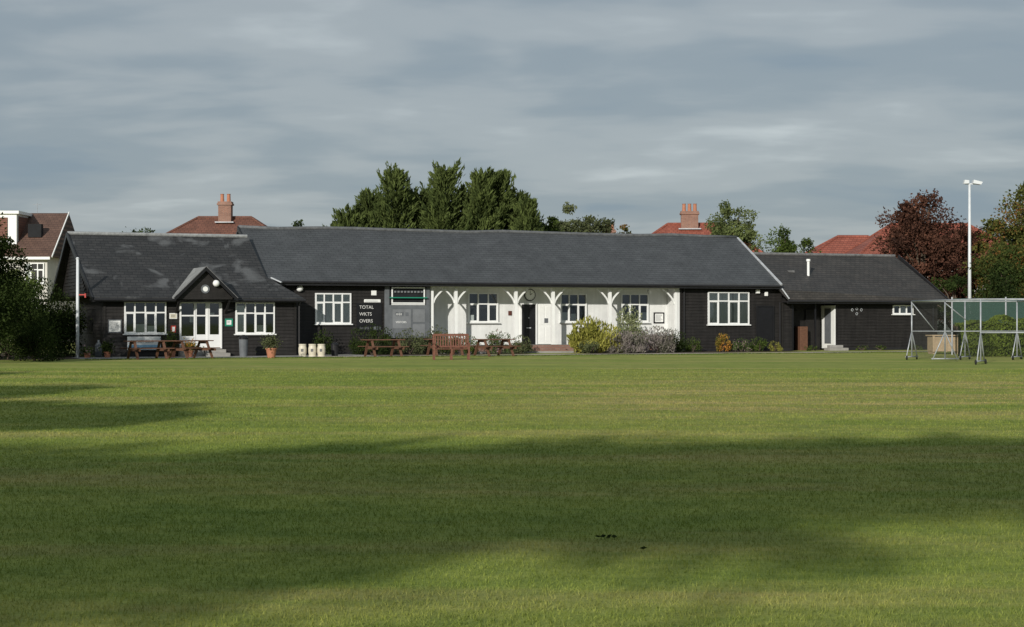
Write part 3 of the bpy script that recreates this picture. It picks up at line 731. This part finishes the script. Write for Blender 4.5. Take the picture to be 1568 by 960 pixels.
def bin_(x,y,h,r,mat):
    e=empty('litter_bin',(x,y,0)); b=B(); b.tube([(0,0,0),(0,0,h*.8)],[r*.85,r],16); b.obj('body',mat,e)
    b=B(); b.tube([(0,0,h*.8),(0,0,h*.86),(0,0,h*.96),(0,0,h)],[r*1.08,r*1.08,r*.8,r*.3],16); b.obj('lid','black',e)
bin_(-11.75,74.3,.95,.2,'grey'); bin_(-7.85,75.2,.6,.17,'gutter')
e=empty('sponsor_banner',W(-17.9,-1.62,0),A22); b=B(); b.box(-.72,.72,-.02,.0,.30,.88); b.obj('board','white',e); b=B(); b.box(-.68,.68,-.026,-.021,.32,.52); b.obj('stripe','blue',e)
text('lettering','CRICKET CLUB',.15,(-.6,-.03,.62),'grey',e)
e=empty('flagpole',(-18.47,72.2,0)); b=B(); b.tube([(0,0,0),(0,0,4.2)],[.075,.06],12); b.tube([(0,0,4.2),(0,0,4.27)],[.09,.04],12); b.obj('pole','mast',e,smooth=True)
b=B(); b.box(.05,.35,-.03,.03,2.65,2.70); b.box(.3,.36,-.04,.04,2.55,2.73); b.obj('bracket','redp',e)
e=empty('gas_bottle',(-17.75,72.9,0)); b=B(); b.tube([(0,0,0),(0,0,.5),(0,0,.6),(0,0,.66)],[.15,.15,.09,.05],14); b.obj('cylinder','grey',e,smooth=True); B().tube([(0,0,.66),(0,0,.74)],.04,8).obj('valve','lead',e)
e=empty('storage_crate',(20.3,80,0),.1); b=B(); b.box(-.62,.62,-.4,.4,.12,.80); b.obj('box','ply',e,bevel=.01)
b=B(); 
for x in (-.6,0,.6): b.box(x-.05,x+.05,-.44,-.402,.1,.84)
b.box(-.68,.68,-.46,.46,.84,.9); b.box(-.6,-.5,-.35,.35,0,.12); b.box(.5,.6,-.35,.35,0,.12); b.obj('battens_and_lid','ply',e)

# mobile cricket nets
e=empty('cricket_net_cage'); r=.03; b=B(); Zt=2.36
def mast_(x,y,dx,dy):
    b.tube([(x,y,.1),(x,y,Zt)],r,8)
    b.tube([(x,y,1.15),(x-dx*.55,y-dy*.55,.08)],r*.8,8); b.tube([(x,y,1.15),(x+dx*.55,y+dy*.55,.08)],r*.8,8)
    b.tube([(x-dx*.6,y-dy*.6,.12),(x+dx*.6,y+dy*.6,.12)],r*.8,8)
L1=[(17.0,61.6),(18.8,61.6),(20.6,61.6),(22.4,61.6)]
L2=[(16.15,68.6),(18.3,68.6),(20.4,68.6),(22.5,68.6)]
for x,y in L1: mast_(x,y,.5,.9)
for x,y in L2: mast_(x,y,.6,.8)
for LL in (L1,L2):
    b.tube([(*LL[0],Zt),(*LL[-1],Zt)],r,8); b.tube([(*LL[0],1.15),(*LL[-1],1.15)],r*.7,8)
b.tube([(*L1[0],Zt),(*L2[0],Zt)],r,8); b.tube([(*L1[2],Zt),(*L2[2],Zt)],r,8)
b.tube([(L2[0][0],L2[0][1],Zt-.05),(L2[0][0]+.9,L2[0][1],1.2)],r*.7,8)
mast_(16.6,65.1,.9,.1); b.tube([(16.6,65.1,Zt-.1),(17.4,65.1,Zt-.75)],r*.7,8)
b.obj('steel_frame','galv',e,smooth=True)
b=B()
for x,y in L1+L2:
    for sg in (-1,1): 
        cx,cy=x+sg*.33,y+sg*.55; b.tube([(cx-.02,cy,.09),(cx+.02,cy,.09)],.09,12)
b.obj('wheels','gutter',e)
b=B(); b.quad((16.15,68.6,.1),(22.5,68.6,.1),(22.5,68.6,Zt),(16.15,68.6,Zt)); b.quad((17.0,61.6,.1),(16.15,68.6,.1),(16.15,68.6,Zt),(17.0,61.6,Zt)); b.obj('netting','net',e)
e=empty('practice_net_windbreak',(0,0,0)); b=B(); b.quad((20.2,78,1.4),(30,77,1.4),(30,77,2.62),(20.2,78,2.58)); b.obj('mesh','gnet',e)
b=B(); 
for i in range(5): b.tube([(20.2+i*2.4,77.95-i*.24,0),(20.2+i*2.4,77.95-i*.24,2.65)],.04,8)
b.obj('posts','galv',e)
e=empty('conifer_hedge',(0,0,0)); n=26000
X_=rng.uniform(19.6,30,n)
top=1.6+.12*np.sin(X_*2.1)+.1*np.sin(X_*5.3+1)
sel=rng.random(n)<.6
Z_=np.where(sel,rng.random(n)*top,top-rng.random(n)*.1); Y_=np.where(sel,74+.12*np.sin(X_*4.2)+.1*np.sin(Z_*5+X_)+rng.normal(size=n)*.05,74+rng.random(n)*1.2)
Y_=Y_+np.clip(Z_-top+.3,0,1)*.6*(sel)
P=np.stack([X_,Y_,Z_],1); D=rng.normal(size=(n,3))*.5+np.array([0,-.5,.6])
fol('leaves',P,D,.13,.06,np.clip(.7+.3*np.sin(X_*4.2)+.25*rng.normal(size=n),0,1.2),G['hedge'],e)
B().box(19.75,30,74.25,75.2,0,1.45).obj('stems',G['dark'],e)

e=empty('floodlight_mast',(25.6,95,0)); b=B(); b.tube([(0,0,0),(0,0,9.2)],[.11,.065],12); b.obj('pole','mast',e,smooth=True)
b=B(); b.beam((-.25,0,9.2),(.5,0,9.2),.06,.06); b.prism([(.15,9.22),(.6,9.15),(.7,9.3),(.2,9.42)],'y',-.2,.2); b.prism([(-.35,9.2),(-.05,9.22),(-.05,9.4),(-.3,9.42)],'y',-.15,.15); b.obj('floodlights','mast',e)

# ---------------------------------------------------------------- houses behind
def house(name,x,y,rx,w,d,ez,rz,roof,wall,rot=0,chim=None,hip=True):
    e=empty(name,(x,y,0),rot)
    b=B(); b.box(-w+.4,w-.4,-d+.4,d-.4,-.1,ez); b.obj('walls',wall,e)
    b=B(); R0,R1=(-rx,0,rz),(rx,0,rz); c=[(-w,-d,ez),(w,-d,ez),(w,d,ez),(-w,d,ez)]
    b.quad(c[0],c[1],R1,R0); b.quad(c[2],c[3],R0,R1); b.quad(c[1],c[2],R1); b.quad(c[3],c[0],R0); b.quad(*c[::-1])
    b.obj('roof',roof,e)
    b=B(); b.tube([R0,R1],.12,8)
    for i,q in enumerate((R0,R1,R1,R0)): b.tube([q,c[i]],.1,6)
    b.obj('ridge_tiles',roof,e)
    b=B(); b.box(-w,w,-d-.05,-d,ez-.2,ez-.02); b.obj('fascia','white',e)
    for i,xx_ in enumerate((-w*.55,w*.55)):
        for zz in (1.0,3.4): window('window_%d'%i,xx_-.9,xx_+.9,zz,zz+1.3,-d+.4,3,.68,None,e)
    if chim:
        for (cx,cy,cw,cd,z0,z1,pots) in chim:
            b=B(); b.box(cx-cw,cx+cw,cy-cd,cy+cd,z0,z1-.25); b.box(cx-cw-.08,cx+cw+.08,cy-cd-.08,cy+cd+.08,z1-.25,z1-.12); b.box(cx-cw-.03,cx+cw+.03,cy-cd-.03,cy+cd+.03,z1-.12,z1); b.obj('chimney_stack','brick',e)
            b=B()
            for k in range(pots): 
                px=cx-cw+.22+k*((2*cw-.44)/max(1,pots-1)); b.tube([(px,cy,z1),(px,cy,z1+.5),(px,cy,z1+.55)],[.14,.12,.15],12)
            b.obj('chimney_pots','terra',e)
            b=B(); b.box(cx-cw-.2,cx+cw+.2,cy-cd-.2,cy+cd+.2,z0+1.2,z0+1.28); b.obj('flashing','lead',e)
    return e
house('hipped_house',-20.3,120,1.9,7.2,5.4,5.2,8.8,M['redbrown'],M['render'],0,[(.1,-.3,.45,.4,7.2,9.9,2)])
house('brick_house',13.2,125,1.75,6.6,5.0,5.2,8.62,M['red'],M['brick'],-.05,[(-.15,-.3,.62,.4,7.0,9.55,3)])
house('brick_house',5.5,140,1.2,6,5,5,7.9,M['red'],M['brick'],0,[(2.6,0,.4,.35,6,9.0,2)])
house('red_roofed_house',25.3,126,1.15,5.8,5.0,5.0,7.75,M['red'],M['render'],0.02,None)
house('red_roofed_house',29.0,118,2.7,7.0,5.2,5.0,8.2,M['red'],M['render'],0.02,[(-1.4,-.3,.5,.4,6.5,8.9,2)])
e=empty('semi_detached_house',(-34.4,118,0),.0)
b=B(); b.box(-5,3.2,-4,4,-.1,6.0); b.obj('walls','render',e)
b=B(); b.prism([(-4.4,5.8),(0,9.0),(4.4,5.8)],'x',-5.3,3.6); b.obj('roof','brownroof',e)
b=B(); b.box(-3.0,.9,-3.2,0,6.6,8.75); b.box(-3.2,1.1,-3.4,.3,8.75,8.95); b.obj('dormer','white',e)
b=B(); b.box(-.95,.3,-3.26,-3.21,7.0,8.5); b.box(.92,.96,-2.8,-.6,7.0,8.6); b.obj('dormer_tile_hanging','redbrown',e)
window('dormer_window',-2.4,-1.2,7.1,8.5,-3.2,2,.7,None,e)
b=B(); b.beam((3.62,-4.4,5.8),(3.62,0,9.05),.06,.10); b.box(-5.2,3.5,-4.5,-4.4,5.62,5.8); b.obj('verge_and_fascia','white',e)
window('upper_window',1.7,3.0,4.0,5.4,-4,3,.68,[(0,.3,0,1)],e)
window('lower_window',1.5,3.0,1.0,2.5,-4,3,.68,None,e)
b=B(); b.box(1.5,2.4,-2.6,-2.1,7.2,8.1); b.obj('roof_window','dark',e)
b=B(); b.tube([(1.4,0,8.9),(1.4,0,9.7)],.02,6); b.tube([(1.1,0,9.6),(1.7,0,9.6)],.015,6); b.obj('tv_aerial','galv',e)

# ---------------------------------------------------------------- trees behind
e=empty('leylandii_trees',(0,0,0))
PP=[];AA=[];TT=[]
for (x,y,H,R) in ((-10.7,110,8.4,2.3),(-9.2,111,9.7,2.4),(-7.6,110,11.1,2.3),(-6.0,112,9.9,2.6),(-4.4,110,11.2,2.4),(-3.1,111.5,9.9,2.4),(-2.0,110,10.9,2.1),(-.9,111,11.1,2.2),(.4,112,9.7,2.4),(1.0,110,9.0,2.0),(-5.2,114,9.8,2.8)):
    P,A_,T=conifer(x,y,H,R,270,46); PP.append(P);AA.append(A_);TT.append(T)
PP=np.concatenate(PP);AA=np.concatenate(AA);TT=np.concatenate(TT)
fol('foliage',PP,AA,.36*rng.uniform(.6,1.4,len(PP)),.105,TT,G['conifer'],e)
b=B()
for (x,y) in ((-10.4,110),(-7.6,110),(-4.4,110),(-2,110),(-.9,111),(.3,112),(1.0,110),(-9.2,111),(-5.6,112)): b.tube([(x,y,0),(x,y,8.5)],[.2,.05],8)
b.obj('trunks','bark',e)
tree('broadleaf_tree',4.0,122,10.0,2.5,3.5,G['olive'],50,220,.2,.2,.30)
tree('broadleaf_tree',5.8,124,9.5,1.8,3.5,G['olive'],34,200,.2,.15,.32)
tree('broadleaf_tree',2.3,118,9.1,1.9,3.5,G['green'],30,180,.2,.15,.32)
tree('broadleaf_tree',-15.3,122,8.8,1.8,4,G['dark'],30,190,.18,.15,.34)
tree('broadleaf_tree',-26.7,122,8.2,2.2,3,G['dark'],30,180,.18,.15,.34)
tree('silver_birch_tree',14.5,112,9.7,1.7,3.5,G['pale'],60,170,.16,.12,.28,shape=.7)
tree('broadleaf_tree',8.5,126,9.3,.7,5,G['autumn'],18,90,.15,.1,.4)
tree('small_green_tree',17.6,108,7.7,1.8,2.5,G['green'],54,220,.15,.14,.30)
tree('copper_beech_tree',24.4,101,9.5,3.0,1.0,G['copper'],110,250,.16,.25,.24,shape=.6)
tree('copper_beech_tree',27.3,103,7.8,2.4,1.5,G['copper'],50,200,.16,.2,.28)
tree('field_maple_tree',29.8,100,9.8,2.7,1.5,G['autumn'],90,240,.17,.25,.25)
tree('field_maple_tree',33.5,104,8.8,3.0,1.5,G['green'],50,200,.17,.25,.28)
tree('field_maple_tree',28.0,97,6.8,2.2,1,G['autumn'],44,200,.15,.2,.30)
tree('dark_tree',27,92,5.2,2.6,.5,G['dark'],34,200,.15,.2,.30)
tree('dark_tree',25.2,96.5,4.6,1.6,.3,G['dark'],24,180,.14,.15,.30)
# left edge
tree('hawthorn_tree',-19.8,62,6.3,2.0,.5,G['dark'],70,320,.11,.16,.28)
tree('hawthorn_tree',-22.4,67,6.6,2.4,.5,G['green'],50,260,.12,.16,.28)
tree('elder_tree',-22.6,76,4.1,1.9,.3,G['green'],40,240,.12,.14,.28)
tree('elder_tree',-24.2,81,4.4,2.2,.3,G['pale'],40,240,.12,.14,.28)
shrub('bramble_thicket',-20.5,69,3.6,2.6,3.1,G['dark'],n=11000,leaf=.11,ncl=46)
shrub('bramble_thicket',-20.6,74,2.6,2.6,3.2,G['dark'],n=9000,leaf=.11,ncl=40)
shrub('bramble_thicket',-18.7,66.5,2.0,2.0,1.5,G['dark'],n=3500,leaf=.10,ncl=20)
shrub('bramble_thicket',-20.5,77.2,2.4,2.2,2.6,G['dark'],n=6000,leaf=.11,ncl=30)
C=[];R_=[]
for i in range(150): C.append(np.array([rng.uniform(-110,110),rng.uniform(165,190),rng.uniform(0,4.2)])); R_.append(rng.uniform(2,3.4))
P,D,T=clumps(C,R_,130,.8,.4); fol('distant_trees',P,D+rng.normal(size=D.shape)*.5,.6,.4,T,G['dark'])

# tall trees behind and beside the viewpoint: their crowns shade the lawn
k=dict(ncl=60,per=95,leaf=.42,trunk=.05,rcl=.44,limb0=1.0)
for (x,y,H,R,zb) in ((-22.3,-14,12.6,2.8,9.3),(-19.8,-14.5,12.6,2.7,9.4),(-17.3,-14,12.5,2.6,9.0),(-14.8,-14.3,12.6,2.6,8.9),(-12.4,-13.8,12.9,2.5,9.2),(-10.0,-14.2,13.2,2.5,9.9),(-7.7,-14,13.3,2.4,10.5),(-5.4,-14,13.4,2.3,10.9),(-3.1,-14,13.3,2.2,10.9),
                     (-17.6,2.5,10.6,2.8,8.9),(-20,6,9.9,2.8,7.9),(-20.5,16,9.2,2.8,5.5),(-24,30,8.0,3.0,2.0)):
    tree('boundary_tree',x,y,H,R,zb,G['green'],**k)

# ---------------------------------------------------------------- light, sky, camera
el=math.radians(19); hx,hy=.35,.937
Ld=Vector((hx*math.cos(el),hy*math.cos(el),-math.sin(el)))
sd=bpy.data.lights.new('sun','SUN'); sd.energy=4.0; sd.angle=math.radians(.8); sd.color=(1,.95,.87)
so=bpy.data.objects.new('sun',sd); COL.objects.link(so); so.rotation_euler=Ld.to_track_quat('-Z','Y').to_euler()
w=bpy.data.worlds.new('World'); scene.world=w; w.use_nodes=True; N=w.node_tree.nodes; L=w.node_tree.links
bg=N['Background']; bg.inputs[1].default_value=.1
sk=N.new('ShaderNodeTexSky'); sk.sky_type='NISHITA'; sk.sun_disc=False; sk.sun_elevation=el; sk.sun_rotation=math.atan2(-hx,-hy)
tc=N.new('ShaderNodeTexCoord'); sp=N.new('ShaderNodeSeparateXYZ'); L.new(tc.outputs['Generated'],sp.inputs[0])
def mth(op,a,b_=None,c=None):
    m=N.new('ShaderNodeMath'); m.operation=op
    for i,q in enumerate((a,b_,c)):
        if q is None: continue
        if isinstance(q,(int,float)): m.inputs[i].default_value=q
        else: L.new(q,m.inputs[i])
    return m.outputs[0]
zc=mth('ADD',mth('MAXIMUM',sp.outputs[2],0.0),.13)
cb=N.new('ShaderNodeCombineXYZ'); L.new(mth('DIVIDE',sp.outputs[0],zc),cb.inputs[0]); L.new(mth('DIVIDE',sp.outputs[1],zc),cb.inputs[1])
def cn(scale,det,st,off,rough=.55,dist=0):
    mp=N.new('ShaderNodeMapping'); mp.inputs['Scale'].default_value=st; mp.inputs['Location'].default_value=off; L.new(cb.outputs[0],mp.inputs[0])
    n=N.new('ShaderNodeTexNoise'); n.inputs['Scale'].default_value=scale; n.inputs['Detail'].default_value=det; n.inputs['Roughness'].default_value=rough; n.inputs['Distortion'].default_value=dist
    L.new(mp.outputs[0],n.inputs['Vector']); return n.outputs[0]
n1=cn(.95,5,(1.0,1.45,1),(3.1,1.7,0),.48,.3); n2=cn(3.2,4,(1.0,1.2,1),(7,2,0),.45,.3)
f=mth('ADD',mth('MULTIPLY',n1,.76),mth('MULTIPLY',n2,.24))
r=N.new('ShaderNodeValToRGB'); e=r.color_ramp.elements; r.color_ramp.interpolation='EASE'
e[0].position=.35; e[0].color=(2.2,2.85,3.5,1); e[1].position=.68; e[1].color=(5.3,5.8,6.0,1)
x=e.new(.455); x.color=(2.75,3.3,3.75,1); x=e.new(.56); x.color=(3.6,4.05,4.35,1)
L.new(f,r.inputs[0])
mx=N.new('ShaderNodeMix'); mx.data_type='RGBA'; mx.inputs[0].default_value=.9
L.new(sk.outputs[0],mx.inputs[6]); L.new(r.outputs[0],mx.inputs[7]); L.new(mx.outputs[2],bg.inputs[0])
cam=bpy.data.cameras.new('camera'); co=bpy.data.objects.new('camera',cam); COL.objects.link(co)
cam.sensor_width=36; cam.lens=59.7; cam.clip_end=3000; co.location=(0,0,1.65); co.rotation_euler=(math.radians(90.18),0,0)
scene.camera=co
